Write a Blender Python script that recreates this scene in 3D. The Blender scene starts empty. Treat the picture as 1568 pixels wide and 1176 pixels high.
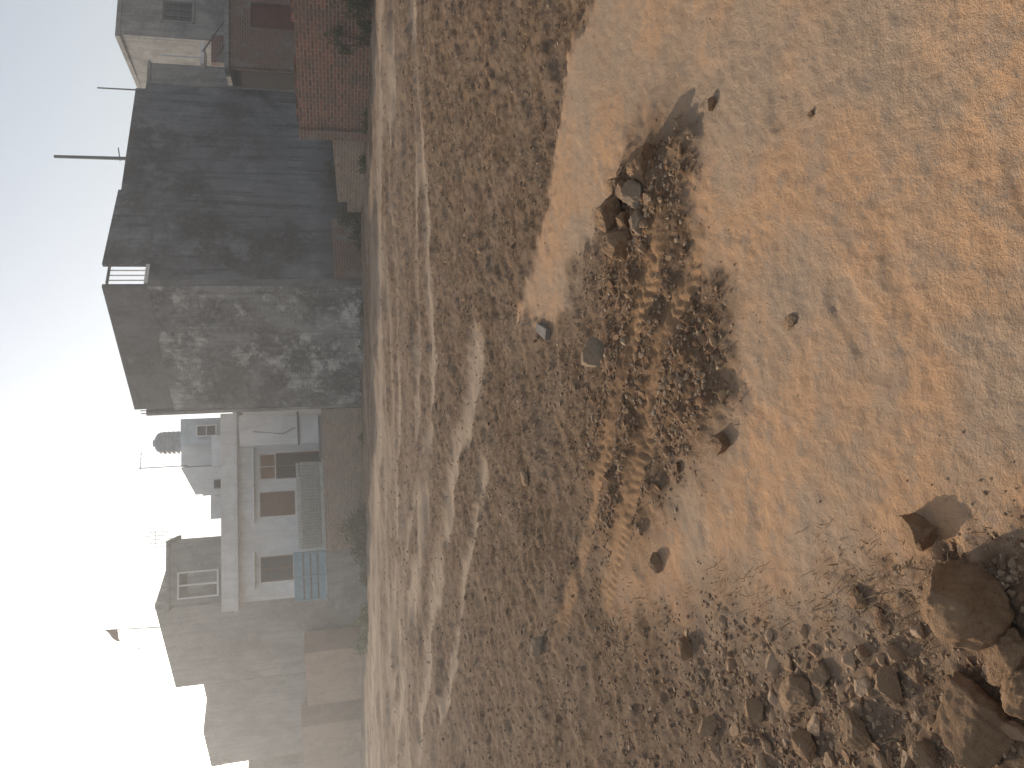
import bpy, math, random, bmesh
import numpy as np
from mathutils import Vector, Matrix
random.seed(7); rng=np.random.default_rng(11)
scn=bpy.context.scene
scn.view_settings.view_transform='Standard'; scn.view_settings.look='None'; scn.view_settings.exposure=0

# ---------------------------------------------------------------- world / sun
SUN_EL=math.radians(23); SUN_AZ=math.radians(-35)
w=bpy.data.worlds.new("World"); scn.world=w; w.use_nodes=True
nt=w.node_tree; nt.nodes.clear()
sky=nt.nodes.new('ShaderNodeTexSky'); sky.sky_type='NISHITA'; sky.sun_disc=False
sky.sun_elevation=SUN_EL; sky.sun_rotation=SUN_AZ; sky.dust_density=1.6; sky.air_density=1.0; sky.ozone_density=1.0
hs=nt.nodes.new('ShaderNodeHueSaturation'); hs.inputs['Saturation'].default_value=.5
bg=nt.nodes.new('ShaderNodeBackground'); bg.inputs[1].default_value=0.15
wo=nt.nodes.new('ShaderNodeOutputWorld')
nt.links.new(sky.outputs[0],hs.inputs['Color']); nt.links.new(hs.outputs[0],bg.inputs[0]); nt.links.new(bg.outputs[0],wo.inputs[0])
sv=Vector((math.sin(SUN_AZ)*math.cos(SUN_EL),math.cos(SUN_AZ)*math.cos(SUN_EL),math.sin(SUN_EL)))
sd=bpy.data.lights.new("sun","SUN"); sd.energy=3.9; sd.angle=math.radians(0.8); sd.color=(1.0,0.86,0.69)
so=bpy.data.objects.new("sun",sd); scn.collection.objects.link(so)
so.rotation_euler=sv.to_track_quat('Z','Y').to_euler(); so.location=(-20,30,30)

# ---------------------------------------------------------------- camera (photo was taken with the phone on its side)
F=1170.;rl=math.radians(2.0);th=math.atan(289/1170.)
fw=Vector((0,math.cos(th),-math.sin(th))); up0=Vector((0,math.sin(th),math.cos(th))); r0=Vector((1,0,0))
Rr=math.cos(rl)*r0-math.sin(rl)*up0; Uu=math.sin(rl)*r0+math.cos(rl)*up0
cd=bpy.data.cameras.new("camera"); cam=bpy.data.objects.new("camera",cd); scn.collection.objects.link(cam)
cx,cy,cz=-Uu,Rr,-fw
cam.matrix_world=Matrix(((cx.x,cy.x,cz.x,0),(cx.y,cy.y,cz.y,0),(cx.z,cy.z,cz.z,1.5),(0,0,0,1)))
cd.sensor_width=36; cd.lens=F/1568*36; cd.clip_start=0.05; cd.clip_end=3000
scn.camera=cam

# ---------------------------------------------------------------- noise
def _h(ix,iy,s):
    h=(ix*374761393+iy*668265263+s*1442695041)&0xffffffff
    h=((h^(h>>13))*1274126177)&0xffffffff
    h=((h^(h>>16))*2246822519)&0xffffffff
    return ((h^(h>>15))&0xffffff)/float(0xffffff)
def vn(x,y,s=0):
    ix=np.floor(x).astype(np.int64); iy=np.floor(y).astype(np.int64)
    fx=x-ix; fy=y-iy; fx=fx*fx*(3-2*fx); fy=fy*fy*(3-2*fy)
    a=_h(ix,iy,s);b=_h(ix+1,iy,s);c=_h(ix,iy+1,s);d=_h(ix+1,iy+1,s)
    return (a*(1-fx)+b*fx)*(1-fy)+(c*(1-fx)+d*fx)*fy
def fbm(x,y,s=0,o=4):
    t=0;a=.5;n=0
    for k in range(o):
        ca,sa=math.cos(k*1.1),math.sin(k*1.1)
        t=t+a*vn(x*ca-y*sa,x*sa+y*ca,s+k*17); n+=a; x=x*2.03;y=y*2.03;a*=.5
    return t/n-.5
def sstep(a,b,x):
    t=np.clip((x-a)/(b-a),0,1); return t*t*(3-2*t)

SAND=[(9,2.2),(5,3.1),(3.2,3.6),(2.09,3.96),(1.99,4.37),(1.61,4.54),(1.20,4.88),(0.87,5.25),(0.50,5.77),(0.38,4.83),(0.66,4.46),(0.79,4.09),(0.88,3.68),(1.02,3.40),
(1.02,3.23),(1.04,2.85),(0.73,2.81),(0.44,2.78),(0.26,2.54),(0.04,2.61),(-0.08,2.57),(-0.21,2.72),(-0.42,3.02),(-0.65,3.37),(-0.91,3.90),(-1.18,4.0),(-1.2,3.7),
(-0.92,2.77),(-0.79,2.14),(-0.70,1.98),(-0.58,1.71),(-0.48,1.56),(-0.40,1.45),(-0.35,1.33),(-0.3,.8),(-.6,-6),(9,-6)]
TR=[([(11,13),(7.3,14.4),(5.7,15.1),(4.1,16.0),(2,15.9),(-0.08,15.9),(-1.5,16.4),(-4,18),(-8,22)],.34),
([(9,13),(5,11.6),(2.47,10.98),(1.33,10.92),(0.3,10.9),(-1.1,11.95),(-2.92,13.33),(-5.67,16.45),(-10,20.4),(-16,27)],.32),
([(0.3,7.5),(-.14,7.93),(-.84,8.89),(-2.4,10.85),(-4.47,12.86),(-7.23,14.58),(-12,18)],.26),
([(9,16.9),(4.79,19.2),(2,20.6),(-.09,21.6),(-6.8,26.5),(-14,33)],1.0),
([(3.5,11.8),(2,12.1),(.3,12.4),(-1.5,13.4),(-4,16),(-8,20)],.2),
([(-.9,7.4),(-1.6,8.2),(-3.2,9.7),(-5.4,11.4),(-9,13)],.12)]
TYRE=[[(.50,2.85),(.20,3.06),(-.25,3.34),(-.70,3.66),(-1.3,4.1)],[(.66,3.08),(.38,3.28),(.0,3.55),(-.4,3.85),(-1.0,4.35),(-1.8,5.0)]]
def segd(px,py,a,b):
    ax,ay=a;bx,by=b;dx,dy=bx-ax,by-ay
    t=np.clip(((px-ax)*dx+(py-ay)*dy)/(dx*dx+dy*dy),0,1)
    return np.hypot(px-ax-t*dx,py-ay-t*dy)
def sandsdf(x,y):
    d=np.full(x.shape,1e9); ins=np.zeros(x.shape,bool); n=len(SAND)
    for i in range(n):
        a=SAND[i];b=SAND[(i+1)%n]
        d=np.minimum(d,segd(x,y,a,b))
        c=((a[1]>y)!=(b[1]>y))&(x<(b[0]-a[0])*(y-a[1])/((b[1]-a[1])+1e-12)+a[0])
        ins^=c
    return np.where(ins,d,-d)
def masks(x,y):
    s=sandsdf(x,y)+.24*fbm(x*4,y*4,5)+.22*fbm(x*15,y*15,6,4)
    soft=.10+.30*sstep(-.3,-1.0,x)*sstep(4.5,3.2,y)
    m=sstep(-soft,soft,s)
    t=np.zeros(x.shape)
    wx=x+.7*fbm(x*.6,y*.6,31); wy=y+.7*fbm(x*.6,y*.6,32)
    for pts,wd in TR:
        d=np.full(x.shape,1e9)
        for a,b in zip(pts[:-1],pts[1:]): d=np.minimum(d,segd(wx,wy,a,b))
        ww=wd*(1+1.8*fbm(x*1.1,y*1.1,33,3))
        t=np.maximum(t,(1-sstep(ww*.3,ww*1.8,d+.30*np.maximum(fbm(x*3.5,y*3.5,36,4),-.2)))*sstep(-.30,.10,fbm(x*.8,y*.8,44,4)+.08))
    R=np.hypot(x,y)
    bare=.65*sstep(11,20,R)*sstep(-.12,.12,fbm(x*.5+y*.1,y*1.2,81,4)+.02)     # bare worn strip along the houses
    t=np.maximum(t,bare)*(1-m)*.95
    q=np.minimum(segd(x,y,(.86,3.30),(.25,3.45)),np.minimum(segd(x,y,(.25,3.45),(.0,3.0)),segd(x,y,(.25,3.45),(-.55,3.80))))
    r=np.exp(-(np.maximum(q+.30*fbm(x*6,y*6,71,3)-.12,0)/.27)**2)
    return m,t,r
def tyre(x,y):
    D=np.full(x.shape,1e9); S=np.zeros(x.shape); Ac=np.zeros(x.shape)
    for pts in TYRE:
        s0=0
        for a,b in zip(pts[:-1],pts[1:]):
            dx,dy=b[0]-a[0],b[1]-a[1]; L=math.hypot(dx,dy)
            t=np.clip(((x-a[0])*dx+(y-a[1])*dy)/L**2,0,1); d=np.hypot(x-a[0]-t*dx,y-a[1]-t*dy)
            c=((x-a[0])*dy-(y-a[1])*dx)/L
            k=d<D; D=np.where(k,d,D); S=np.where(k,s0+t*L,S); Ac=np.where(k,c,Ac); s0+=L
    return D,S,Ac
def tyre_w(x,y):
    D,S,Ac=tyre(x,y); return (1-sstep(.05,.095,D+.04*fbm(x*12,y*12,79,3)))*sstep(-.16,.14,fbm(x*3,y*3,77,3)+.08),D,S,Ac
def height(x,y,mk=None):
    m,t,r=masks(x,y) if mk is None else mk
    R=np.hypot(x,y); far=sstep(7,12,R)
    ridge=.20*far*fbm(x*.35+y*.12,y*1.3,72,4)+.09*far*fbm(x*1.1,y*2.4,74,3)
    f=.12*fbm(x*.45,y*.45,1,3)+.07*fbm(x*2.2,y*2.2,2,3)+ridge
    f=f+(.040+.03*sstep(3.5,8,R))*fbm(x*9,y*9,3,4)+.03*np.abs(fbm(x*24,y*24,4,3))+.06*r*np.abs(fbm(x*8,y*8,73,4))
    sa=.045*fbm(x*1.2,y*1.2,8,2)+.010*fbm(x*6,y*6,9,3)+.009*fbm(x*30,y*30,10,3)
    pit=sstep(.20,.32,fbm(x*4.5,y*4.5,12,2)); sa=sa-.007*pit+.014*sstep(.02,.3,fbm(x*2,y*2,13,2))*fbm(x*15,y*15,16,4)
    tr=.05*fbm(x*.5,y*.5,1,2)-.04+.045*fbm(x*5,y*5,14,4)+ridge
    z=f*(1-m)*(1-t)+sa*m+tr*t
    z=z+.05*r*(1-m*.5)+.026*r*fbm(x*18,y*18,15,4)
    k=R<7
    if k.any():
        wgt,D,S,Ac=tyre_w(x[k],y[k])
        tread=.5+.5*np.sin(2*math.pi*(S+.6*np.abs(Ac)+.03*fbm(x[k]*9,y[k]*9,78,2))/.055)
        zz=z[k]; zz=zz*(1-.4*wgt)+wgt*(-.003+.010*tread); z=z.copy(); z[k]=zz
    return z*np.where(R>45,sstep(90,45,R),1)

# ---------------------------------------------------------------- mesh helpers
def mesh_np(name,V,Fc,n,smooth=False,attrs=None,mat=None,parent=None):
    me=bpy.data.meshes.new(name)
    me.vertices.add(len(V)); me.vertices.foreach_set('co',np.asarray(V,np.float32).ravel())
    Fc=np.asarray(Fc,np.int32); nf=len(Fc)
    me.loops.add(nf*n); me.loops.foreach_set('vertex_index',Fc.ravel())
    me.polygons.add(nf); me.polygons.foreach_set('loop_start',np.arange(0,nf*n,n,dtype=np.int32))
    me.polygons.foreach_set('loop_total',np.full(nf,n,np.int32))
    me.polygons.foreach_set('use_smooth',np.full(nf,smooth))
    me.update(); me.validate()
    if attrs:
        for k,v in attrs.items():
            a=me.attributes.new(k,'FLOAT','POINT'); a.data.foreach_set('value',np.asarray(v,np.float32))
    ob=bpy.data.objects.new(name,me); scn.collection.objects.link(ob)
    if mat: me.materials.append(mat)
    if parent: ob.parent=parent
    return ob
def empty(name):
    e=bpy.data.objects.new(name,None); scn.collection.objects.link(e); e.empty_display_size=.3; return e
def prism(name,poly,z0,z1,mat,parent=None):
    n=len(poly)
    ar=sum(poly[i][0]*poly[(i+1)%n][1]-poly[(i+1)%n][0]*poly[i][1] for i in range(n))
    if ar<0: poly=poly[::-1]
    zt=z1 if isinstance(z1,(list,tuple)) else [z1]*n
    if ar<0: zt=list(zt)[::-1]
    V=[(p[0],p[1],z0) for p in poly]+[(p[0],p[1],z) for p,z in zip(poly,zt)]
    Fc=[tuple(range(n))[::-1],tuple(range(n,2*n))]; uvs=[[poly[i] for i in range(n)][::-1],list(poly)]
    s=0
    for i in range(n):
        j=(i+1)%n; L=math.dist(poly[i],poly[j])
        Fc.append((i,j,n+j,n+i)); uvs.append([(s,z0),(s+L,z0),(s+L,zt[j]),(s,zt[i])]); s+=L
    me=bpy.data.meshes.new(name); me.from_pydata(V,[],Fc); uv=me.uv_layers.new(name='UVMap')
    for p,us in zip(me.polygons,uvs):
        for li,u in zip(p.loop_indices,us): uv.data[li].uv=u
    me.materials.append(mat); ob=bpy.data.objects.new(name,me); scn.collection.objects.link(ob)
    if parent: ob.parent=parent
    return ob
def wallp(a,b,t,side=1):
    d=Vector((b[0]-a[0],b[1]-a[1])).normalized(); nrm=Vector((-d.y,d.x))*t*side
    return [a,b,(b[0]+nrm.x,b[1]+nrm.y),(a[0]+nrm.x,a[1]+nrm.y)]
def lerp(a,b,t): return (a[0]+(b[0]-a[0])*t,a[1]+(b[1]-a[1])*t)
def seg(a,b,u0,u1):
    L=math.dist(a,b); return lerp(a,b,u0/L),lerp(a,b,u1/L)
def tube(name,pts,rad,mat,parent=None,n=8):
    V=[];Fc=[]
    for i,p in enumerate(pts):
        p=Vector(p); d=(Vector(pts[min(i+1,len(pts)-1)])-Vector(pts[max(i-1,0)])).normalized()
        q=d.to_track_quat('Z','Y'); r=rad[i] if isinstance(rad,(list,tuple)) else rad
        for k in range(n):
            a=2*math.pi*k/n; V.append(p+q@Vector((r*math.cos(a),r*math.sin(a),0)))
    for i in range(len(pts)-1):
        for k in range(n):
            k2=(k+1)%n; Fc.append((i*n+k,i*n+k2,(i+1)*n+k2,(i+1)*n+k))
    Fc.append(tuple(range(n))[::-1]); Fc.append(tuple(range((len(pts)-1)*n,len(pts)*n)))
    me=bpy.data.meshes.new(name); me.from_pydata(V,[],Fc); me.materials.append(mat)
    ob=bpy.data.objects.new(name,me); scn.collection.objects.link(ob)
    if parent: ob.parent=parent
    return ob

# ---------------------------------------------------------------- material helpers
class M:
    def __init__(s,name,rough=.9):
        s.m=bpy.data.materials.new(name); s.m.use_nodes=True; s.t=s.m.node_tree; s.N=s.t.nodes
        s.b=s.N['Principled BSDF']; s.b.inputs['Roughness'].default_value=rough
        s.b.inputs['Specular IOR Level'].default_value=.15
    def n(s,ty,**k):
        x=s.N.new(ty)
        for a,v in k.items(): setattr(x,a,v)
        return x
    def l(s,a,b): s.t.links.new(a,b)
    def put(s,inp,v):
        if isinstance(v,bpy.types.NodeSocket): s.l(v,inp)
        else: inp.default_value=v if not (isinstance(v,tuple) and len(v)==3) else (*v,1)
    def noise(s,vec,scale,detail=4,rough=.6,dist=0):
        x=s.n('ShaderNodeTexNoise'); x.inputs['Scale'].default_value=scale; x.inputs['Detail'].default_value=detail
        x.inputs['Roughness'].default_value=rough; x.inputs['Distortion'].default_value=dist
        if vec: s.l(vec,x.inputs['Vector'])
        return x.outputs['Fac']
    def mix(s,f,a,b,bt='MIX'):
        x=s.n('ShaderNodeMix',data_type='RGBA',blend_type=bt)
        s.put(x.inputs[0],f); s.put(x.inputs[6],a); s.put(x.inputs[7],b); return x.outputs[2]
    def ramp(s,f,lo,hi,a=0.,b=1.):
        x=s.n('ShaderNodeMapRange',interpolation_type='SMOOTHSTEP'); s.l(f,x.inputs[0])
        x.inputs[1].default_value=lo;x.inputs[2].default_value=hi;x.inputs[3].default_value=a;x.inputs[4].default_value=b
        return x.outputs[0]
    def math(s,op,a,b=0.):
        x=s.n('ShaderNodeMath',operation=op); s.put(x.inputs[0],a); s.put(x.inputs[1],b); return x.outputs[0]
    def attr(s,nm): return s.n('ShaderNodeAttribute',attribute_name=nm).outputs['Fac']
    def pos(s): return s.n('ShaderNodeNewGeometry').outputs['Position']
    def uv(s): return s.n('ShaderNodeTexCoord').outputs['UV']
    def scaled(s,vec,sc):
        x=s.n('ShaderNodeMapping'); s.l(vec,x.inputs[0]); x.inputs['Scale'].default_value=sc; return x.outputs[0]
    def col(s,c): s.put(s.b.inputs['Base Color'],c)
    def bump(s,h,st=.5,d=.01):
        x=s.n('ShaderNodeBump'); x.inputs['Strength'].default_value=st; x.inputs['Distance'].default_value=d
        s.l(h,x.inputs['Height']); s.l(x.outputs[0],s.b.inputs['Normal'])

def mat_ground():
    g=M('soil'); p=g.pos()
    sand=g.attr('sand');trk=g.attr('track');rub=g.attr('rubble')
    n1=g.noise(p,1.3,4);n2=g.noise(p,9,5,.75);n3=g.noise(p,60,4,.75);n4=g.noise(p,260,2,.7)
    sc=g.mix(g.ramp(n1,.40,.60),(.52,.315,.18),(.42,.30,.205))
    sc=g.mix(g.ramp(n2,.45,.66,0,.75),sc,(.35,.265,.195))
    sc=g.mix(g.ramp(n3,.50,.72,0,.5),sc,(.32,.22,.14))
    sc=g.mix(g.ramp(n4,.55,.75,0,.55),sc,(.56,.43,.31))
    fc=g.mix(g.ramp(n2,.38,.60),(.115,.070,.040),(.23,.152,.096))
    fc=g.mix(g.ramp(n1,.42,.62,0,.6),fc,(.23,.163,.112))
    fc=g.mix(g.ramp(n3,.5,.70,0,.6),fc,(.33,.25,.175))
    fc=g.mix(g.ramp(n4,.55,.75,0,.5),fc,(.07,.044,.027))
    tc=g.mix(g.ramp(n2,.45,.68,0,.5),(.43,.325,.235),(.29,.21,.145))
    tc=g.mix(g.ramp(n3,.45,.7,0,.45),tc,(.27,.19,.13))
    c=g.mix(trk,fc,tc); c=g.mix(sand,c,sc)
    rc=g.mix(g.ramp(n3,.4,.65),(.17,.098,.052),(.29,.18,.105))
    c=g.mix(g.math('MULTIPLY',rub,.8),c,rc)
    c=g.mix(g.math('MULTIPLY',g.attr('tyre'),.65),c,(.43,.26,.14))
    g.col(c)
    h=g.math('ADD',g.math('MULTIPLY',n3,.8),g.math('MULTIPLY',n4,.35))
    g.bump(h,.8,.014); g.b.inputs['Roughness'].default_value=1; g.b.inputs['Specular IOR Level'].default_value=.05
    return g.m
def mat_rnd(name,cols,rough=.95,nz=60,bump=.4,trans=0):
    g=M(name,rough); r=g.attr('rnd'); p=g.pos()
    cr=g.n('ShaderNodeValToRGB'); g.l(r,cr.inputs[0]); e=cr.color_ramp.elements
    e[0].position=0;e[0].color=(*cols[0],1);e[1].position=1;e[1].color=(*cols[-1],1)
    for i,c in enumerate(cols[1:-1]):
        x=e.new((i+1)/(len(cols)-1)); x.color=(*c,1)
    n=g.noise(p,nz,3,.7)
    c=g.mix(g.ramp(n,.35,.7,0,.5),cr.outputs[0],g.mix(.4,cr.outputs[0],(.05,.03,.018)))
    g.col(c)
    if bump: g.bump(g.noise(p,nz*2.5,3,.7),bump,.01)
    if trans:
        tr=g.n('ShaderNodeBsdfTranslucent'); g.l(c,tr.inputs[0]); mx=g.n('ShaderNodeMixShader'); mx.inputs[0].default_value=trans
        g.l(g.b.outputs[0],mx.inputs[1]); g.l(tr.outputs[0],mx.inputs[2]); g.l(mx.outputs[0],g.N['Material Output'].inputs['Surface'])
    return g.m
def mat_rock(name,a,b,c):
    g=M(name,.95); q=g.pos()
    n=g.noise(q,14,5,.7); n2=g.noise(q,60,5,.75); n3=g.noise(q,240,3,.7)
    x=g.mix(g.ramp(n,.38,.62),a,b); x=g.mix(g.ramp(n2,.46,.68,0,.7),x,c); x=g.mix(g.ramp(n3,.5,.72,0,.35),x,(.14,.085,.05))
    nz=g.n('ShaderNodeSeparateXYZ'); ge=g.n('ShaderNodeNewGeometry'); g.l(ge.outputs['Normal'],nz.inputs[0])
    x=g.mix(g.math('MULTIPLY',g.ramp(nz.outputs[2],.0,.8,0,.8),g.ramp(n2,.3,.55)),x,(.48,.31,.185))  # dust on top
    g.col(x); g.bump(g.math('ADD',n2,g.math('ADD',g.math('MULTIPLY',n3,.4),n)),.9,.025); return g.m
def mat_brick(name,c1,c2,mort,grime=.4,smear=0.,smearcol=(.25,.24,.22),lo=.5,hi=.62):
    g=M(name,.95); u=g.uv(); p=g.pos()
    b=g.n('ShaderNodeTexBrick'); g.l(u,b.inputs['Vector']); b.inputs['Scale'].default_value=1
    b.inputs['Brick Width'].default_value=.25; b.inputs['Row Height'].default_value=.095; b.inputs['Mortar Size'].default_value=.013
    b.inputs['Mortar Smooth'].default_value=.2; b.inputs['Bias'].default_value=-.05
    b.inputs['Color1'].default_value=(*c1,1);b.inputs['Color2'].default_value=(*c2,1);b.inputs['Mortar'].default_value=(*mort,1)
    n=g.noise(p,2.2,5,.65); n2=g.noise(p,16,4,.7)
    c=g.mix(g.ramp(n2,.45,.7,0,.4),b.outputs[0],(.09,.065,.05))
    c=g.mix(g.ramp(n,.42,.66,0,grime),c,(.12,.10,.08))
    if smear: c=g.mix(g.ramp(g.noise(p,1.1,6,.72),lo,hi,0,smear),c,smearcol)
    g.col(c); g.bump(g.math('ADD',g.math('MULTIPLY',b.outputs['Fac'],-1.),g.math('MULTIPLY',n2,.6)),.8,.02)
    return g.m
def mat_plaster(name,base,stain,light,sc=.6,brick=.0,streak=.5,bottom=None,lw=.6,drk=.8,lt=(.52,.72)):
    g=M(name,.93); u=g.uv(); p=g.pos()
    n=g.noise(p,sc,6,.68,.4); n2=g.noise(p,6,5,.7); n3=g.noise(p,30,3,.7)
    st=g.noise(g.scaled(u,(2.4,.22,1)),1.3,5,.7)
    c=g.mix(g.ramp(n,.42,.60,0,drk),base,stain)
    c=g.mix(g.ramp(g.noise(g.scaled(p,(1,1,1.3)),sc*2.3,6,.75),lt[0],lt[1],0,lw),c,light)
    c=g.mix(g.ramp(st,.46,.66,0,streak),c,stain)
    c=g.mix(g.ramp(n2,.45,.75,0,.35),c,light); c=g.mix(g.ramp(n3,.5,.8,0,.3),c,stain)
    hgt=g.math('MULTIPLY',n2,.5)
    if brick:
        b=g.n('ShaderNodeTexBrick'); g.l(u,b.inputs['Vector']); b.inputs['Scale'].default_value=1
        b.inputs['Brick Width'].default_value=.26; b.inputs['Row Height'].default_value=.11; b.inputs['Mortar Size'].default_value=.014
        b.inputs['Mortar Smooth'].default_value=.8
        b.inputs['Color1'].default_value=(1.,1.,1.,1);b.inputs['Color2'].default_value=(.55,.55,.55,1);b.inputs['Mortar'].default_value=(.4,.4,.4,1)
        c=g.mix(g.math('MULTIPLY',g.ramp(g.noise(p,.9,4),.40,.62,.08,1.),brick),c,b.outputs[0],'MULTIPLY')
        hgt=g.math('SUBTRACT',hgt,g.math('MULTIPLY',b.outputs['Fac'],.5))
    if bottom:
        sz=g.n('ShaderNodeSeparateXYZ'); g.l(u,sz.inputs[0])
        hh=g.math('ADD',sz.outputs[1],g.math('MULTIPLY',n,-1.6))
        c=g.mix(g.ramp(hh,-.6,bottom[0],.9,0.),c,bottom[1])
    g.col(c); g.bump(hgt,.5,.02); return g.m
def mat_flat(name,c,rough=.6,var=.25,metal=0):
    g=M(name,rough); n=g.noise(g.pos(),5,4,.7)
    d=tuple(x*(1-var) for x in c); g.col(g.mix(g.ramp(n,.35,.65),d,c)); g.b.inputs['Metallic'].default_value=metal; return g.m

# ---------------------------------------------------------------- ground sheet
ang=np.concatenate([np.linspace(-180,-46,60,endpoint=False),np.linspace(-46,46,760,endpoint=False),np.linspace(46,180,60,endpoint=False)])
ang=np.radians(ang); nA=len(ang)
rad=np.concatenate([[.15,.5,.8],np.geomspace(1.05,42,600,endpoint=False),np.geomspace(42,1500,30)]); nR=len(rad)
AA,RR=np.meshgrid(ang,rad); X=(RR*np.sin(AA)).ravel(); Y=(RR*np.cos(AA)).ravel()
mk=masks(X,Y); Z=height(X,Y,mk)
V=np.stack([X,Y,Z],1); V=np.vstack([V,[[0,0,Z[0]]]])
i=np.arange(nR-1)[:,None]*nA; j=np.arange(nA)[None,:]; j2=(j+1)%nA
Q=np.stack([i+j,i+nA+j,i+nA+j2,i+j2],-1).reshape(-1,4)
fan=np.stack([np.arange(0,nA,2),np.arange(1,nA+1,2)%nA,(np.arange(2,nA+2,2))%nA,np.full(nA//2,len(V)-1)],1)
Q=np.vstack([Q,fan])
att={k:np.append(v,0) for k,v in zip(('sand','track','rubble','tyre'),(*mk,tyre_w(X,Y)[0]))}
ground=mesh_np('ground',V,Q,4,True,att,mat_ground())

# ---------------------------------------------------------------- stones and clods
def ico(sub):
    bm=bmesh.new(); bmesh.ops.create_icosphere(bm,subdivisions=sub,radius=1)
    v=np.array([x.co[:] for x in bm.verts]); f=np.array([[q.index for q in p.verts] for p in bm.faces]); bm.free(); return v,f
def randrot(n):
    q=rng.normal(size=(n,4)); q/=np.linalg.norm(q,axis=1)[:,None]; a,b,c,d=q.T
    return np.stack([1-2*(c*c+d*d),2*(b*c-a*d),2*(b*d+a*c),2*(b*c+a*d),1-2*(b*b+d*d),2*(c*d-a*b),2*(b*d-a*c),2*(c*d+a*b),1-2*(b*b+c*c)],1).reshape(n,3,3)
def scatter(name,P,S,sub,mat,rnd,jit=.28,flat=.65,sink=.25,smooth=False,facet=0):
    v,f=ico(sub); n=len(P); nv=len(v)
    W=v[None]*(1+jit*rng.normal(size=(n,nv,1)).clip(-1.5,1.5))
    for _ in range(facet):   # knock planar chips off each stone
        d=rng.normal(size=(n,3)); d/=np.linalg.norm(d,axis=1)[:,None]; h=rng.uniform(.35,.75,n)
        ex=np.maximum(np.einsum('nvi,ni->nv',W,d)-h[:,None],0); W=W-ex[:,:,None]*d[:,None,:]*.97
    W=W*rng.uniform(.6,1.3,size=(n,1,3)); W=np.einsum('nij,nvj->nvi',randrot(n),W)
    W[:,:,2]*=flat; W*=S[:,None,None]
    W[:,:,0]+=P[:,0,None]; W[:,:,1]+=P[:,1,None]
    W[:,:,2]+=(P[:,2]+S*flat*(1-2*sink)*.6)[:,None]
    Fc=(f[None]+(np.arange(n)*nv)[:,None,None]).reshape(-1,3)
    return mesh_np(name,W.reshape(-1,3),Fc,3,smooth,{'rnd':np.repeat(rnd,nv)},mat)
def cand(n,r0,r1,a=36):
    r=np.exp(rng.uniform(math.log(r0),math.log(r1),n)); t=np.radians(rng.uniform(-a,a,n))
    return r*np.sin(t),r*np.cos(t),r
m_clod=mat_rnd('clods',[(.17,.10,.058),(.27,.175,.11),(.36,.25,.16),(.47,.35,.24)],nz=50)
x,y,r=cand(95000,1.25,24)
m,t,rb=masks(x,y); ty=tyre(x,y)[0]
dens=(.2+.8*sstep(-.12,.15,fbm(x*2.5,y*2.5,51,3)))
edge=np.exp(-(sandsdf(x,y)/.20)**2)
left=sstep(-.5,-1.2,x)*sstep(5,2.5,y)
prob=((1-m)*(1-.75*t)*dens*.46*sstep(30,12,r)+.0004*m+.05*edge*(1-t)+.5*np.clip(rb,0,1)*(1-m*.9)+.40*left*(1-m))*(ty>.07)
k=rng.random(len(x))<prob; x,y,r,m,rb=x[k],y[k],r[k],m[k],rb[k]
S=.0028+.008*rng.random(len(x))**2.5+.0014*r*rng.random(len(x))**2
S=np.where(m>.5,S*.5,S)*(1+.3*rb)
scatter('gravel',np.stack([x,y,height(x,y)],1),S,1,m_clod,rng.random(len(x))**1.1,sink=.4)
m_lump=mat_rnd('soil_lumps',[(.18,.10,.054),(.25,.145,.08),(.31,.19,.11),(.38,.25,.15)],nz=30,bump=.8)
n=3000; x=rng.uniform(-1.0,1.25,n); y=rng.uniform(2.6,4.4,n); m,t,rb=masks(x,y)
k=(rng.random(n)<rb*.6)&(tyre(x,y)[0]>.08)&(m<.6); x,y=x[k],y[k]
scatter('dirt_clods',np.stack([x,y,height(x,y)],1),.007+.027*rng.random(len(x))**3,3,m_lump,rng.random(len(x)),jit=.05,flat=.7,sink=.5,facet=6)
m_rub=mat_rnd('rubble_stone',[(.26,.155,.088),(.33,.21,.125),(.39,.26,.16),(.46,.32,.21)],nz=25,bump=.9)
n=1900; x=rng.uniform(-2.3,-.55,n); y=rng.uniform(1.25,4.2,n)
pr=sstep(-.35,-1.0,x)*sstep(3.9,1.7,y-.35*(x+1))*.95
m,t,rb=masks(x,y); k=(rng.random(n)<pr)&(m<.5); x,y=x[k],y[k]
S=.008+.034*rng.random(len(x))**2.8
x2,y2,r2=cand(380,2.8,22); m2,t2,rb2=masks(x2,y2); k=(m2<.05)&(t2<.3)&(rb2<.3); x2,y2,r2=x2[k],y2[k],r2[k]
S2=.007+.020*rng.random(len(x2))**3+.001*r2
X_=np.append(x,x2);Y_=np.append(y,y2)
scatter('rubble',np.stack([X_,Y_,height(X_,Y_)],1),np.append(S,S2),3,m_rub,rng.random(len(X_)),jit=.04,flat=.75,sink=.42,facet=9)

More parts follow.
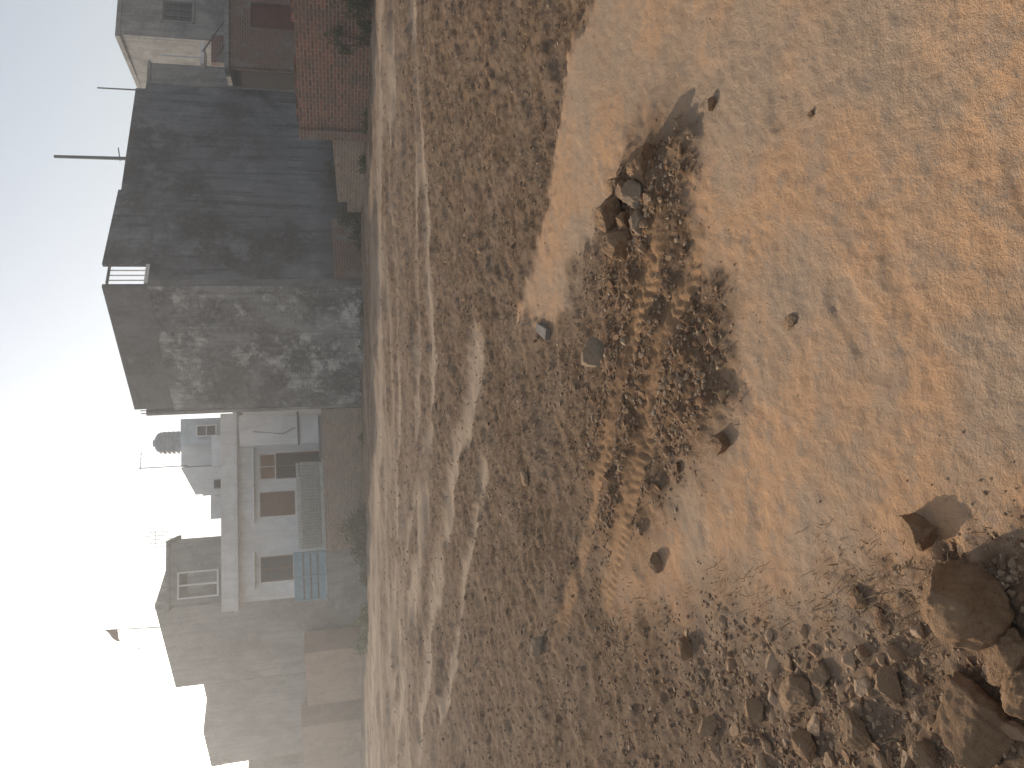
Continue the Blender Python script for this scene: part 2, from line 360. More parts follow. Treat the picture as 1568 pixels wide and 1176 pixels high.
def rock(name,x,y,sx,sy,sz,mat,seed,rot=0):
    v,f=ico(5); rr=np.random.default_rng(seed)
    v=v.copy()
    for k in range(14):
        d=rr.normal(size=3); d/=np.linalg.norm(d); h=rr.uniform(.48,.84)
        dd=v@d; ex=np.maximum(dd-h,0); v-=ex[:,None]*d*.98
    n1=fbm(v[:,0]*2.3+seed,v[:,1]*2.3+v[:,2]*1.7,seed,4); n2=fbm(v[:,0]*8+v[:,2]*5,v[:,1]*8-v[:,2]*4,seed+3,4); n3=np.abs(fbm(v[:,0]*4-v[:,2]*3,v[:,1]*4+v[:,2]*3,seed+5,3))
    v*=(1+.22*n1+.17*n2-.18*n3)[:,None]
    v*=np.array([sx,sy,sz])*1.27; c,s=math.cos(rot),math.sin(rot)
    v=np.stack([v[:,0]*c-v[:,1]*s,v[:,0]*s+v[:,1]*c,v[:,2]],1)
    z=float(height(np.array([x]),np.array([y]))[0])
    ob=mesh_np(name,v,f,3,True,None,mat); ob.location=(x,y,z+sz*.55); return ob
rkB=mat_rock('rock_brown',(.35,.20,.11),(.45,.275,.155),(.25,.145,.082))
rkG=mat_rock('rock_dusty',(.42,.275,.165),(.50,.345,.22),(.31,.20,.12))
rkL=mat_rock('rock_light',(.60,.50,.38),(.52,.42,.31),(.38,.28,.19))
RK=[(.96,3.17,.10,.08,.07,rkB),(.93,3.44,.055,.05,.05,rkB),(.84,3.20,.06,.05,.05,rkL),(.80,3.50,.10,.085,.085,rkB),(.72,3.24,.05,.045,.04,rkL),(.66,3.44,.085,.07,.07,rkB),
(.60,3.22,.03,.03,.025,rkG),(.88,3.33,.055,.055,.05,rkG),(.74,3.36,.04,.04,.035,rkB),
(.13,3.85,.085,.07,.075,rkL),(-.26,2.68,.045,.035,.035,rkB),(-.87,3.35,.045,.035,.03,rkG),(.17,2.21,.03,.022,.010,rkG),
(1.05,2.66,.022,.018,.018,rkB),(.80,2.07,.014,.012,.010,rkB),(-1.17,3.05,.05,.04,.03,rkB),(-1.06,2.24,.075,.05,.045,rkG),(-1.05,1.93,.06,.05,.04,rkG),
(-.55,1.53,.105,.095,.085,rkB),(-.42,1.66,.055,.045,.045,rkB),(-.66,1.42,.06,.05,.05,rkB),(-.86,1.53,.105,.085,.07,rkB),(-.73,1.36,.06,.05,.045,rkB),(-1.0,1.68,.045,.04,.035,rkG),
(-.86,1.80,.045,.035,.03,rkG),(-1.21,2.50,.05,.04,.03,rkG),(-.66,1.92,.035,.03,.02,rkB),(-1.43,2.84,.06,.05,.035,rkG),(-.71,5.6,.06,.05,.04,rkG),(-1.9,5.3,.07,.06,.05,rkL),(-1.2,2.2,.05,.04,.035,rkB),
(-.95,2.1,.035,.04,.03,rkG),(-1.15,1.75,.06,.045,.045,rkG),(-1.0,1.42,.07,.055,.045,rkB)]
for q,(x,y,a,b,c,mm) in enumerate(RK): rock('rock',x,y,a,b,c,mm,100+q,rot=q*1.7)
zc=float(height(np.array([.35]),np.array([5.05]))[0])
prism('concrete_slab_fragment',[(.36,4.95),(.42,5.18),(.37,5.22),(.29,4.99)],zc-.02,zc+.03,mat_flat('slab_concrete',(.26,.23,.2),.9))

# ---------------------------------------------------------------- dry grass (one object)
def blades(name,bx,by,bz,L,mat,rnd,lean=1.0,W=None):
    n=len(bx); az=rng.uniform(0,2*math.pi,n); tilt=rng.uniform(.5,1.5,n)*lean
    dx,dy=np.cos(az),np.sin(az); px,py=-dy,dx; wv=W; z0=np.zeros(n)
    h1=np.cos(tilt)*L*.55; o1=np.sin(tilt)*L*.5; t2=np.minimum(tilt+.5,1.75); h2=h1+np.cos(t2)*L*.45; o2=o1+np.sin(t2)*L*.5
    B=np.stack([bx,by,bz],1)
    def pt(o,h,s): return B+np.stack([dx*o+px*s,dy*o+py*s,h+z0],1)
    V=np.stack([pt(z0,z0-.003,-wv),pt(z0,z0-.003,wv),pt(o1,h1,wv*.8),pt(o1,h1,-wv*.8),pt(o2,h2,wv*.25),pt(o2,h2,-wv*.25)],1)
    b=(np.arange(n)*6)[:,None]
    Fc=np.concatenate([b+np.array([[0,1,2,3]]),b+np.array([[3,2,4,5]])],0)
    return mesh_np(name,V.reshape(-1,3),Fc,4,False,{'rnd':np.repeat(rnd,6)},mat)
m_gr=mat_rnd('dry_grass',[(.15,.095,.055),(.25,.175,.105),(.34,.255,.16),(.42,.33,.22)],nz=30,bump=0,trans=.35)
x,y,r=cand(12000,1.5,22)
m,t,rb=masks(x,y)
prob=(1-m)*(1-.9*t)*(1-.85*np.clip(rb*1.5,0,1))*(.08+.92*sstep(-.05,.2,fbm(x*1.6,y*1.6,61,3)))*(.2+.8*sstep(-1.0,-.2,x+.3*(y-2)))*sstep(24,9,r)*.8
k=rng.random(len(x))<prob; x,y,r=x[k],y[k],r[k]
nb=10; bx=np.repeat(x,nb)+rng.normal(0,.03,len(x)*nb)*np.repeat(1+r*.12,nb); by=np.repeat(y,nb)+rng.normal(0,.03,len(x)*nb)*np.repeat(1+r*.12,nb)
rr=np.repeat(r,nb); L=(.015+.035*rng.random(len(bx)))*(1+.03*rr)
blades('dry_grass',bx,by,height(bx,by),L,m_gr,rng.random(len(bx)),lean=1.05,W=.0009*(1+rng.random(len(bx)))*(1+rr*.12))

# ---------------------------------------------------------------- weeds / shrubs
m_leafd=mat_rnd('shrub_leaves',[(.025,.038,.015),(.045,.065,.024),(.075,.095,.038),(.11,.12,.055)],nz=8,bump=0,trans=.3)
m_leafl=mat_rnd('weed_leaves',[(.05,.075,.022),(.085,.115,.035),(.12,.14,.05),(.16,.16,.075)],nz=8,bump=0,trans=.35)
m_twig=mat_flat('twigs',(.10,.07,.045),.9)
def shrub(name,blobs,nleaf,size,mat):
    e=empty(name); P=[]
    tot=sum(b[3]*b[4]*b[5] for b in blobs)
    for (x,y,z,a,b,c) in blobs:
        k=int(nleaf*a*b*c/tot); nc=max(6,k//40)
        u=rng.normal(size=(nc,3)); u/=np.linalg.norm(u,axis=1)[:,None]; u*=rng.uniform(.35,1.05,(nc,1)); u[:,2]=np.abs(u[:,2])*1.0-.1
        cc=u*np.array([a,b,c])+np.array([x,y,z])
        q=cc[rng.integers(0,nc,k)]+rng.normal(0,.16*min(a,b,c)+.03,(k,3)); P.append(q)
        for q in cc[:min(nc,24)]:
            tube('stem',[(x+rng.normal()*.1*a,y+rng.normal()*.1*b,0),tuple((np.array([x,y,0])+q)/2+rng.normal(0,.05,3)),tuple(q)],[.014,.009,.003],m_twig,e,5)
    P=np.vstack(P); P[:,2]=np.abs(P[:,2]); n=len(P); R=randrot(n); s=size*rng.uniform(.5,1.4,n)
    base=np.array([[-1,0,0],[0,-.45,.1],[1,0,0],[0,.45,.1]])
    V=np.einsum('nij,vj->nvi',R,base)*s[:,None,None]+P[:,None,:]
    Fc=(np.arange(n)*4)[:,None]+np.arange(4)[None]
    mesh_np('leaves',V.reshape(-1,3),Fc,4,False,{'rnd':np.repeat(rng.random(n),4)},mat,e)
    return e

# ---------------------------------------------------------------- building materials
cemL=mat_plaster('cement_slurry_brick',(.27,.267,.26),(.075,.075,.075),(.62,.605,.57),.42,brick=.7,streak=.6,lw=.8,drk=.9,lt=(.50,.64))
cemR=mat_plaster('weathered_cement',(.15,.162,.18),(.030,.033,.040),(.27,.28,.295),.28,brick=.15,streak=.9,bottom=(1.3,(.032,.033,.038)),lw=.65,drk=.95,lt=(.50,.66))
cem2=mat_plaster('grey_render',(.30,.29,.275),(.14,.135,.13),(.42,.405,.385),.5,brick=.3,streak=.7)
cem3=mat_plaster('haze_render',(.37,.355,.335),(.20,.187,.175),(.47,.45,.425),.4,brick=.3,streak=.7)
white=mat_plaster('whitewash',(.80,.80,.79),(.52,.52,.50),(.83,.83,.82),1.0,streak=.4,lw=.5,drk=.4)
whitec=mat_plaster('white_cornice',(.80,.79,.76),(.54,.52,.49),(.82,.81,.79),1.4,streak=.4,lw=.5,drk=.4)
brk=mat_brick('red_brick',(.30,.115,.068),(.13,.058,.042),(.33,.28,.23),.6)
brkd=mat_brick('dusty_brick',(.38,.26,.185),(.24,.16,.115),(.42,.36,.30),.3,smear=.5,smearcol=(.33,.29,.25))
brks=mat_brick('smeared_brick',(.24,.11,.07),(.15,.075,.052),(.28,.24,.20),.5,smear=.9,smearcol=(.24,.22,.195))
dark=mat_flat('dark_interior',(.018,.017,.016),.9)
wood=mat_flat('brown_wood',(.20,.095,.045),.6)
glass=mat_flat('window_glass',(.04,.045,.05),.2)
blue=mat_flat('pale_blue_paint',(.26,.42,.52),.6)
metal=mat_flat('grey_metal',(.16,.16,.165),.5)
rust=mat_flat('pole_steel',(.10,.13,.13),.6)
plast=mat_flat('tank_plastic',(.36,.38,.41),.5)
latt=mat_flat('lattice_cement',(.42,.44,.41),.85)
pink=mat_plaster('buff_plaster',(.42,.31,.235),(.30,.215,.16),(.50,.39,.31),.8,streak=.4)

# ---------------------------------------------------------------- grey two-storey building
A=(3.62,27.2);B=(-0.72,31.3);C=(12.75,33.4);D=(8.4,37.4)
gb=empty('grey_cement_building')
def face(name,a,b,z0,z1,mat,par,t=.2): return prism(name,wallp(a,b,t),z0,z1,mat,par)
prism('core',[lerp(A,D,.03),lerp(B,C,.03),lerp(D,A,.03),lerp(C,B,.03)],-.1,6.95,dark,gb)
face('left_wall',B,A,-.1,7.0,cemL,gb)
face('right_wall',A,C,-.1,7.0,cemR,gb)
face('back_wall',C,D,-.1,7.0,cem2,gb); face('rear_wall',D,B,-.1,7.0,cem2,gb)
prism('roof_slab',[lerp(A,D,.02),lerp(B,C,.02),lerp(D,A,.02),lerp(C,B,.02)],6.9,7.03,cem2,gb)
LBA=math.dist(B,A); LAC=math.dist(A,C)
cemP=mat_plaster('parapet_render',(.19,.187,.184),(.10,.098,.096),(.28,.27,.26),.6,brick=.3,streak=.6)
a,b=seg(B,A,.35,LBA); prism('parapet_left',wallp(a,b,.14),7.0,8.36,cemP,gb)
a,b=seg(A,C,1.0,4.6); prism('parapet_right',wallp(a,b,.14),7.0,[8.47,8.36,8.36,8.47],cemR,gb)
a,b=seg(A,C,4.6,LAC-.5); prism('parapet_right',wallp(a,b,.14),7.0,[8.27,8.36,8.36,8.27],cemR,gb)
a,b=seg(A,C,LAC-.5,LAC); prism('parapet_right_low',wallp(a,b,.14),7.0,8.0,cemR,gb)
face('parapet_back',C,D,7.0,8.0,cem2,gb,.14); face('parapet_rear',D,B,7.0,8.0,cem2,gb,.14)
for u in (.28,.5,.72):
    p=seg(A,C,u,u)[0]; tube('corner_baluster',[(p[0],p[1]+.07,7.0),(p[0],p[1]+.07,8.2)],.022,whitec,gb,6)
a,b=seg(A,C,.16,1.0); prism('corner_coping',wallp(a,b,.14),7.0,7.12,whitec,gb)
a,b=seg(A,C,.16,1.0); prism('corner_rail',wallp(a,b,.08),8.2,8.27,metal,gb)
for u in (.05,.2,.33):
    p=seg(B,A,u,u)[0]; tube('left_baluster',[(p[0]+.05,p[1]+.05,7.0),(p[0]+.05,p[1]+.05,8.2)],.02,metal,gb,6)
d=Vector((C[0]-A[0],C[1]-A[1])).normalized(); no=Vector((d.y,-d.x))
def off(p,k): return (p[0]+no.x*k,p[1]+no.y*k)
prism('corner_band',[off(seg(A,C,.003,0)[0],.012),off(seg(A,C,.3,0)[0],.012),seg(A,C,.3,0)[0],seg(A,C,.003,0)[0]],-.1,6.99,cemP,gb)
prism('brick_base',[off(seg(A,C,.3,0)[0],.10),off(seg(A,C,3.2,0)[0],.10),seg(A,C,3.2,0)[0],seg(A,C,.3,0)[0]],-.1,1.0,brks,gb)
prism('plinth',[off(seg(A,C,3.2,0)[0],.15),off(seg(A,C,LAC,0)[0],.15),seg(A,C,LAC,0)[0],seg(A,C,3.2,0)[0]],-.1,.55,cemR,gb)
p1=tube('roof_pole',[(9.1,31.7,7.0),(9.08,31.7,10.95)],[.075,.06],rust)
tube('cross_piece',[(9.0,31.7,8.7),(9.5,31.7,8.75)],.02,rust,p1)
p2=tube('roof_pole',[(12.55,33.9,7.0),(12.55,33.9,9.95)],[.035,.03],rust)

sb=empty('stair_head_block')
prism('block',[(13.25,35.5),(14.55,36.0),(14.0,37.6),(12.7,37.1)],-.1,8.3,cem2,sb)
prism('cap',[(13.2,35.4),(14.62,35.93),(14.05,37.7),(12.63,37.2)],8.3,8.42,cem2,sb)
tube('pipe',[(14.75,35.6,6.2),(14.75,35.6,7.9)],.04,whitec,sb)
prism('ledge',[(14.5,35.6),(15.6,36.0),(15.3,36.8),(14.3,36.4)],6.1,6.25,whitec,sb)

# ---------------------------------------------------------------- facades with real openings
def facade(par,a,b,z0,z1,ops,mat,t=.22):
    us=sorted({0,math.dist(a,b)}|{o[0] for o in ops}|{o[1] for o in ops})
    for u0,u1 in zip(us[:-1],us[1:]):
        zs=[z0]
        for o in ops:
            if o[0]<=u0+1e-6 and o[1]>=u1-1e-6: zs+= [o[2],o[3]]
        zs.append(z1)
        for q in range(0,len(zs),2):
            if zs[q+1]-zs[q]>.01:
                p,r_=seg(a,b,u0,u1); prism('wall_panel',wallp(p,r_,t),zs[q],zs[q+1],mat,par)
def window(par,a,b,o,frame,pane,cols=2,rows=3,inset=.08,fw_=.05,mull=.035):
    d=Vector((b[0]-a[0],b[1]-a[1])).normalized(); nn=Vector((-d.y,d.x))
    def bx(nm,u0,u1,z0,z1,i0,i1,mt):
        p,q=seg(a,b,u0,u1)
        prism(nm,[(p[0]+nn.x*i0,p[1]+nn.y*i0),(q[0]+nn.x*i0,q[1]+nn.y*i0),(q[0]+nn.x*i1,q[1]+nn.y*i1),(p[0]+nn.x*i1,p[1]+nn.y*i1)],z0,z1,mt,par)
    u0,u1,z0,z1=o
    bx('pane',u0,u1,z0,z1,inset+.04,inset+.06,pane)
    bx('frame_l',u0,u0+fw_,z0,z1,inset-.02,inset+.035,frame); bx('frame_r',u1-fw_,u1,z0,z1,inset-.02,inset+.035,frame)
    bx('frame_t',u0+fw_,u1-fw_,z1-fw_,z1,inset-.02,inset+.035,frame); bx('frame_b',u0+fw_,u1-fw_,z0,z0+fw_,inset-.02,inset+.035,frame)
    for c in range(1,cols):
        u=u0+(u1-u0)*c/cols; bx('mullion',u-mull/2,u+mull/2,z0+fw_,z1-fw_,inset-.01,inset+.03,frame)
    for r_ in range(1,rows):
        z=z0+(z1-z0)*r_/rows; bx('rail',u0+fw_,u1-fw_,z-mull/2,z+mull/2,inset-.005,inset+.025,frame)
def surround(par,a,b,o,mat,w=.09,pr=.035):
    u0,u1,z0,z1=o
    def bx(nm,p0,p1,q0,q1,pp=pr):
        p,q=seg(a,b,p0,p1); prism(nm,wallp(p,q,-pp),q0,q1,mat,par)
    bx('surround_l',u0-w,u0,z0,z1); bx('surround_r',u1,u1+w,z0,z1); bx('surround_t',u0-w,u1+w,z1,z1+w); bx('sill',u0-w,u1+w,z0-w,z0,pr+.04)

rh=empty('concrete_house')
a=(16.6,38.0);b=(25.5,41.5)
ops=[(1.0,2.2,6.9,8.2),(4.2,5.4,6.9,8.2)]
facade(rh,a,b,-.1,9.95,ops,cem2)
for o in ops: window(rh,a,b,o,metal,glass,3,2); surround(rh,a,b,o,cem2)
prism('side_wall',wallp((15.5,43),(16.57,38.02),.2),-.1,9.95,cem2,rh)
prism('mass',[(16.95,38.8),(25.2,42),(24,47),(16,44)],-.1,9.8,dark,rh)
prism('roof',[(16.45,37.9),(25.7,41.4),(24.6,47.2),(15.3,44.2)],9.95,10.15,cem2,rh)

bh=empty('brick_outbuilding')
a=(13.25,32.6);b=(19.5,34.6)
facade(bh,a,b,-.1,4.75,[(2.0,3.3,-.1,3.9)],brks)
p,q=seg(a,b,2.0,3.3); prism('door',wallp(p,q,.05),-.1,3.9,mat_flat('red_door',(.13,.045,.03),.7),bh).location=(-.04,.12,0)
prism('mass',[(13.4,33.4),(19.2,35.2),(18.5,37.5),(12.9,35.7)],-.1,4.6,dark,bh)
prism('roof_slab',[(13.05,32.4),(19.7,34.5),(19.0,37.8),(12.7,36.1)],4.75,4.92,cem2,bh)
prism('upper_wall',wallp((13.6,33.2),(14.9,33.6),.2),4.92,5.5,brks,bh)
for z in (5.2,5.8): tube('stair_rail',[(13.9,33.0,z),(15.6,33.5,z-.9)],.03,metal,bh,6)

# ---------------------------------------------------------------- brick walls on the right
wl=empty('brick_wall')
a=(13.2,14.7);b=(9.82,19.5);c=(7.55,22.75)
prism('run_far',wallp(c,b,.24,),-.1,1.9,brk,wl)
prism('run_near',wallp(b,a,.24),-.1,[1.9,1.86,1.86,1.9],brk,wl)
prism('end_pier',[(7.49,22.66),(7.79,22.92),(7.62,23.16),(7.30,22.9)],-.1,1.93,brks,wl)
for q in range(26):
    t=rng.random(); p0=lerp(c,b,t); dd=Vector((b[0]-c[0],b[1]-c[1])).normalized()
    p1_=(p0[0]+dd.x*.23,p0[1]+dd.y*.23); z=1.9
    prism('loose_brick',wallp(p0,p1_,.11),z+.002,z+.075,brk,wl)
lw=empty('low_brick_wall')
a=(7.62,23.25);b=(6.25,26.0)
prism('run',wallp(b,a,.23),-.1,[.82,1.0,1.0,.82],brkd,lw)
prism('step',wallp((6.05,26.6),(6.27,26.05),.23),-.1,.5,brkd,lw)

# ---------------------------------------------------------------- white house
wh=empty('white_house')
a=(-9.0,34.8);b=(-1.0,36.6); L=math.dist(a,b)
def ux(X): return (X-a[0])/(b[0]-a[0])*L
ops=[(ux(-8.25),ux(-7.2),3.05,4.42),(ux(-5.5),ux(-4.45),2.9,4.4),(ux(-3.9),ux(-2.75),1.7,4.4)]
facade(wh,a,b,0,5.3,ops,white)
window(wh,a,b,ops[0],wood,glass,2,3); window(wh,a,b,ops[1],wood,mat_flat('curtain',(.20,.10,.05),.8),2,3)
p0,p1=ux(-3.9),ux(-2.75)
window(wh,a,b,(p0,p1,3.7,4.4),whitec,mat_flat('curtain_orange',(.28,.13,.05),.8),2,1)
window(wh,a,b,(p0,p1,1.7,3.69),wood,dark,2,1)
for o in ops: surround(wh,a,b,o,whitec)
for o in ops:
    p,q=seg(a,b,o[0]-.25,o[1]+.25); prism('chajja',wallp(p,q,-.35),o[3]+.22,o[3]+.30,whitec,wh)
prism('mass',[(-8.7,35.6),(-1.1,37.4),(-1.5,43),(-9.2,42)],0,5.25,dark,wh)
prism('side_wall',wallp((-9.9,41.5),(-9.02,34.82),.2),0,5.3,cem2,wh)
dd=Vector((b[0]-a[0],b[1]-a[1])).normalized(); nn=Vector((dd.y,-dd.x))
def fo(u,k): p=seg(a,b,u,u)[0]; return (p[0]+nn.x*k,p[1]+nn.y*k)
prism('roof_ledge',[fo(-.35,.55),fo(L+.1,.55),(-1.2,43.2),(-9.6,42.2)],5.3,5.46,whitec,wh)
prism('parapet',[fo(-.3,.35),fo(L+.05,.35),fo(L+.05,.15),fo(-.3,.15)],5.46,6.0,whitec,wh)
prism('parapet_side',[fo(-.3,.14),fo(-.1,.14),(-9.3,42.1),(-9.5,42.0)],5.46,6.0,cem2,wh)
for X in (-8.95,-6.4,-4.18,-2.35):
    p,q=seg(a,b,ux(X)-.09,ux(X)+.09) if ux(X)>.1 else seg(a,b,.01,.2); prism('pilaster',wallp(p,q,-.05),1.6,5.3,whitec,wh)
prism('terrace',[(-8.8,33.2),(-6.6,33.2),(-1.0,32.1),(-1.0,36.5),(-8.9,34.75)],0,1.62,cem2,wh)
prism('end_room',[(-2.2,33.6),(-1.0,33.4),(-.85,36.3),(-2.05,36.1)],1.62,4.95,white,wh)
prism('end_ledge',[(-2.25,33.5),(-.95,33.3),(-.83,33.5),(-2.2,33.7)],2.55,2.62,metal,wh)
la=(-6.55,33.0);lb=(-2.9,32.2); LL=math.dist(la,lb)
prism('lattice_base',wallp(la,lb,.1),1.64,1.76,latt,wh); prism('lattice_top',wallp(la,lb,.1),2.60,2.70,latt,wh)
u=0
while u<LL-.08:
    p,q=seg(la,lb,u,u+.045); prism('lattice_post',wallp(p,q,.06),1.76,2.60,latt,wh); u+=.13
for z in (1.86,1.98,2.10,2.22,2.34,2.46): prism('lattice_bar',wallp(la,lb,.04),z,z+.04,latt,wh)
prism('lattice_back',[(p[0],p[1]+.2) for p in wallp(la,lb,.05)],1.64,2.55,latt,wh)
prism('steps',wallp((-2.8,32.0),(-1.1,31.6),.5),1.0,1.75,metal,wh)
tube('drain_pipe',[(-1.5,33.4,2.7),(-1.75,33.4,3.2),(-1.6,33.4,4.4)],.02,metal,wh,6)
ga=(-8.75,33.15);gbp=(-6.7,33.05); GL=math.dist(ga,gbp)
prism('gate_sheet',[(p[0],p[1]+.05) for p in wallp(ga,gbp,.02)],1.66,2.95,blue,wh)
for z in (1.66,1.95,2.24,2.53,2.86):
    prism('gate_rail',wallp(ga,gbp,.045),z,z+.06,blue if z in (1.66,2.86) else metal,wh)
for u in (.0,.98,1.98): p,r_=seg(ga,gbp,u,u+.05); prism('gate_stile',[(q_[0],q_[1]-.05) for q_ in wallp(p,r_,.045)],1.64,2.97,blue,wh)
prism('roof_room',[(-2.25,38.0),(-1.1,38.3),(-1.2,41),(-2.4,40.8)],5.46,8.0,mat_plaster('pale_blue_wall',(.56,.63,.66),(.42,.47,.5),(.66,.7,.72),1,streak=.3),wh)
window(wh,(-2.0,37.95),(-1.3,38.13),(0.05,.6,6.4,7.3),whitec,glass,1,2,inset=-.05)
prism('roof_room_grey',[(-3.35,38.6),(-2.28,38.8),(-2.4,41.2),(-3.5,41)],5.46,8.1,white,wh)
prism('stair_cover',[(-4.65,38.2),(-3.38,38.5),(-3.5,41),(-4.8,40.8)],5.46,[7.45,8.1,8.1,7.45],white,wh)
prism('stair_low',[(-3.3,37.4),(-1.9,37.7),(-1.95,38.3),(-3.3,38.2)],5.46,6.6,white,wh)
prism('stair_low_b',[(-4.6,37.2),(-3.32,37.5),(-3.35,38.2),(-4.6,38.1)],5.46,7.0,whitec,wh)
prism('store',[(-5.75,37.6),(-4.7,37.9),(-4.75,40),(-5.8,39.8)],5.46,6.75,white,wh)
window(wh,(-4.4,37.15),(-3.5,37.38),(.1,.5,5.9,6.5),metal,dark,1,1,inset=-.06)
P0=(-9.3,36.6);P1=(-6.65,37.2)
facade(wh,P0,P1,5.46,8.45,[(.3,1.35,6.45,8.05)],cem2,.2)
facade(wh,(-9.6,39.2),(-6.95,39.8),5.46,8.45,[(.15,1.75,6.2,8.15)],cem2,.2)
prism('pavilion_side',wallp((-6.65,37.22),(-6.93,39.78),.18),5.46,8.45,cem2,wh)
prism('pavilion_roof',[(-9.5,36.4),(-6.5,37.05),(-6.8,40.1),(-9.8,39.4)],8.45,8.58,cem2,wh)
surround(wh,P0,P1,(.3,1.35,6.45,8.05),whitec,.07,.05)
prism('open_bar',wallp(seg(P0,P1,.78,0)[0],seg(P0,P1,.86,0)[0],.1),6.45,8.05,whitec,wh)

tk=empty('water_tank')
def lathe(name,prof,loc,mat,par,n=28):
    V=[];Fc=[]
    for r_,z in prof:
        for k in range(n):
            a_=2*math.pi*k/n; V.append((loc[0]+r_*math.cos(a_),loc[1]+r_*math.sin(a_),loc[2]+z))
    for i_ in range(len(prof)-1):
        for k in range(n):
            k2=(k+1)%n; Fc.append((i_*n+k,i_*n+k2,(i_+1)*n+k2,(i_+1)*n+k))
    me=bpy.data.meshes.new(name); me.from_pydata(V,[],Fc); me.materials.append(mat)
    for p_ in me.polygons: p_.use_smooth=True
    ob=bpy.data.objects.new(name,me); scn.collection.objects.link(ob); ob.parent=par
prof=[(.0,0),(.52,0)]
for q in range(5):
    z=.06+q*.2; prof+=[(.54,z),(.54,z+.11),(.515,z+.13),(.515,z+.18)]
prof+=[(.53,1.08),(.45,1.22),(.3,1.32),(.17,1.36),(.17,1.42),(0,1.43)]
lathe('tank_body',prof,(-2.25,39.6,8.05),plast,tk)
prism('tank_stand',[(-2.8,39.1),(-1.7,39.1),(-1.7,40.1),(-2.8,40.1)],8.0,8.06,cem2,tk)
def antenna(name,x,y,z0,z1,n=4,wd=.5):
    e=empty(name); tube('mast',[(x,y,z0),(x,y,z1)],.02,metal,e,6)
    tube('boom',[(x-.1,y,z1-.05),(x+.8,y,z1-.12)],.013,metal,e,6)
    for q in range(n):
        xx=x+.05+q*.2; tube('element',[(xx,y-wd/2,z1-.07-q*.015),(xx,y+wd/2,z1-.07-q*.015)],.01,metal,e,5)
antenna('tv_antenna',-3.3,38.5,7.8,9.9)
e=empty('roof_frame')
for q in range(5): tube('rod',[(-6.9+q*.17,38,8.5),(-6.9+q*.17,38,9.5+.12*(q%2))],.014,metal,e,5)
tube('tie',[(-7.0,38,9.2),(-6.1,38,9.2)],.012,metal,e,5)
tube('clothes_wire',[(-6.3,38.6,7.0),(-5.2,38.6,7.4),(-5.0,38.6,8.4)],.012,metal,e,5)

bw=empty('boundary_brick_wall')
prism('run',wallp((-6.75,33.0),(-.75,31.25),.23),-.1,1.62,brkd,bw)
pw=empty('boundary_plaster_wall')
prism('run',wallp((-9.2,33.0),(-6.76,33.0),.2),-.1,1.6,cem2,pw)
prism('return',wallp((-9.4,36.8),(-9.2,33.0),.2),-.1,1.6,cem2,pw)

# ---------------------------------------------------------------- grey buildings on the left
lg=empty('grey_house')
a=(-15.7,44.4);b=(-10.1,40.0)
facade(lg,a,b,-.1,9.75,[],cem3,.25)
prism('side',wallp(b,(-8.6,44),.22),-.1,9.75,cem2,lg)
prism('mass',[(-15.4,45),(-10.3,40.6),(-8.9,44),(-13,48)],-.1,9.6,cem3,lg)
prism('lean_to',[(-17.2,43.4),(-13.4,40.6),(-12.6,41.6),(-16.2,44.5)],-.1,2.9,pink,lg)
lg2=empty('cement_house')
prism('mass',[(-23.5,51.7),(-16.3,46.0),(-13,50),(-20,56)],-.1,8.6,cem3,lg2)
prism('stair_head',[(-23.9,52.5),(-20.5,49.8),(-18,53),(-21,56)],8.6,9.3,cem3,lg2)
prism('annex',[(-24,49.6),(-19.5,46.2),(-18.6,47.4),(-23,51)],-.1,3.4,pink,lg2)
lg3=empty('distant_house')
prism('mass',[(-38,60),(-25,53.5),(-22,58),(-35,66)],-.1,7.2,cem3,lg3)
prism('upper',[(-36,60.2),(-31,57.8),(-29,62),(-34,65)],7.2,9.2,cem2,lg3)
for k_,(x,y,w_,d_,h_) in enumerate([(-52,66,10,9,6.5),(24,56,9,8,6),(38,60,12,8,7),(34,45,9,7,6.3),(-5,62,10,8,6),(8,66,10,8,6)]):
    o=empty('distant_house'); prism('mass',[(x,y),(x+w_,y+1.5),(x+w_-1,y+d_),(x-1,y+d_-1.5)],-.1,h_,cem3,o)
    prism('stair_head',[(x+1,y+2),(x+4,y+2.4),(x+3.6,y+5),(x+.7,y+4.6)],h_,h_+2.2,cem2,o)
fl=empty('flag')
tube('pole',[(-11.6,41.6,9.6),(-11.45,41.6,12.5)],[.03,.018],metal,fl,6)
fv=[];ff=[]
for i_ in range(9):
    for j_ in range(4):
        u_=i_/8; fv.append((-11.46-.85*u_*.75,41.6+.08*math.sin(u_*7),12.4-.55*u_-(j_/3)*(.55*(1-u_*.75))))
for i_ in range(8):
    for j_ in range(3): q=i_*4+j_; ff.append((q,q+4,q+5,q+1))
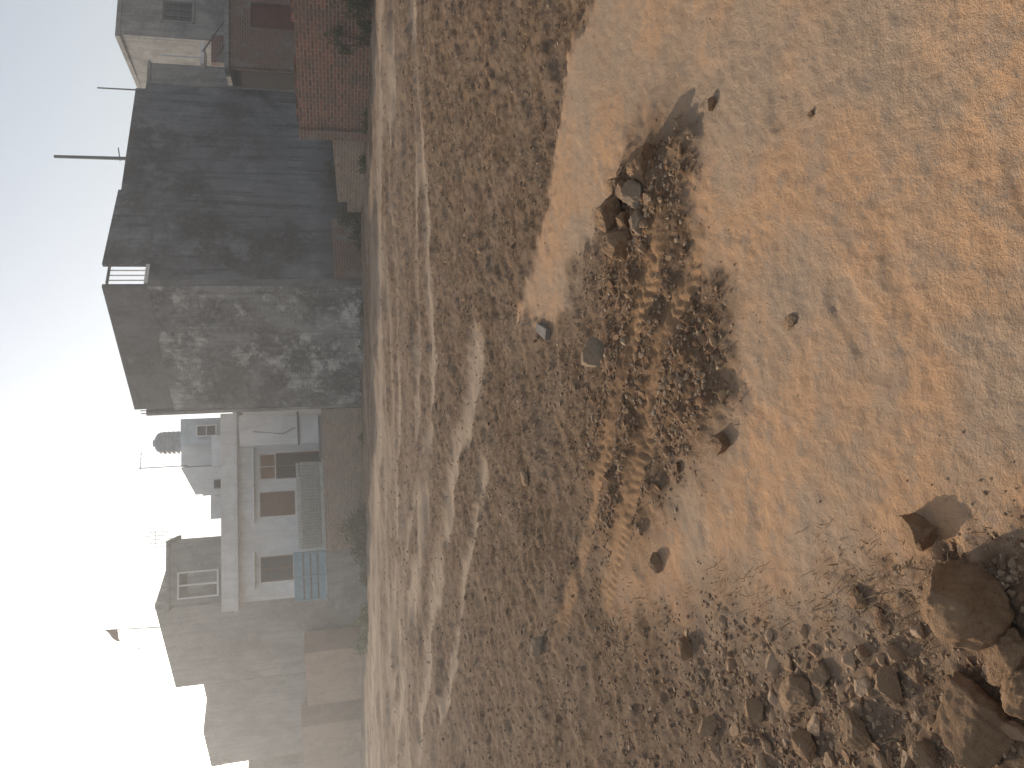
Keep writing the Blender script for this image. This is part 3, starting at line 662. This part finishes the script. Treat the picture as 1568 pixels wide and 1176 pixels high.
me=bpy.data.meshes.new('cloth'); me.from_pydata(fv,[],ff); me.materials.append(mat_flat('flag_cloth',(.25,.13,.07),.9)); o=bpy.data.objects.new('cloth',me); scn.collection.objects.link(o); o.parent=fl
antenna('tv_antenna',-12.9,42.8,9.6,11.2)
antenna('tv_antenna',-15.6,45.0,9.6,10.9)

# ---------------------------------------------------------------- shrubs
shrub('shrub',[(-5.6,31.5,.1,.7,.45,1.0),(-6.6,31.8,.05,.55,.4,.6),(-4.9,31.4,0,.4,.3,.4)],3500,.06,m_leafl)
shrub('weeds',[(6.2,26.9,0,.9,.5,.9),(7.4,26.9,0,.9,.6,1.1),(8.6,26.2,0,.8,.6,1.2),(9.6,26.6,.1,.9,.7,1.3),(5.3,27.2,0,.5,.35,.4)],9000,.06,m_leafd)
shrub('wall_creeper',[(9.6,18.9,.2,.5,.3,.9),(10.3,17.9,.3,.5,.35,1.1),(9.1,19.7,0,.35,.22,.45),(9.0,20.1,.6,.4,.15,.6)],5500,.035,m_leafd)
shrub('weeds',[(-9.6,32.6,0,.6,.35,.5),(-10.8,33.6,0,.5,.35,.35),(-7.9,32.4,0,.4,.3,.4),(-1.9,31.0,0,.35,.2,.28),(.2,29.9,0,.4,.2,.25),(1.6,28.6,0,.3,.2,.22),(2.7,27.6,0,.35,.2,.28),(-12.6,38.6,0,.6,.4,.4),(6.9,23.9,0,.4,.25,.35),(7.6,22.1,0,.35,.25,.3)],3600,.045,m_leafl)

# ---------------------------------------------------------------- dusty air
hz=bpy.data.materials.new('dusty_air'); hz.use_nodes=True; t_=hz.node_tree; t_.nodes.clear()
vs=t_.nodes.new('ShaderNodeVolumeScatter'); vs.inputs['Density'].default_value=.0040; vs.inputs['Anisotropy'].default_value=.5; vs.inputs['Color'].default_value=(.96,.98,1,1)
om=t_.nodes.new('ShaderNodeOutputMaterial'); t_.links.new(vs.outputs[0],om.inputs['Volume'])
prism('haze',[(-120,-30),(120,-30),(120,120),(-120,120)],-2,22,hz)
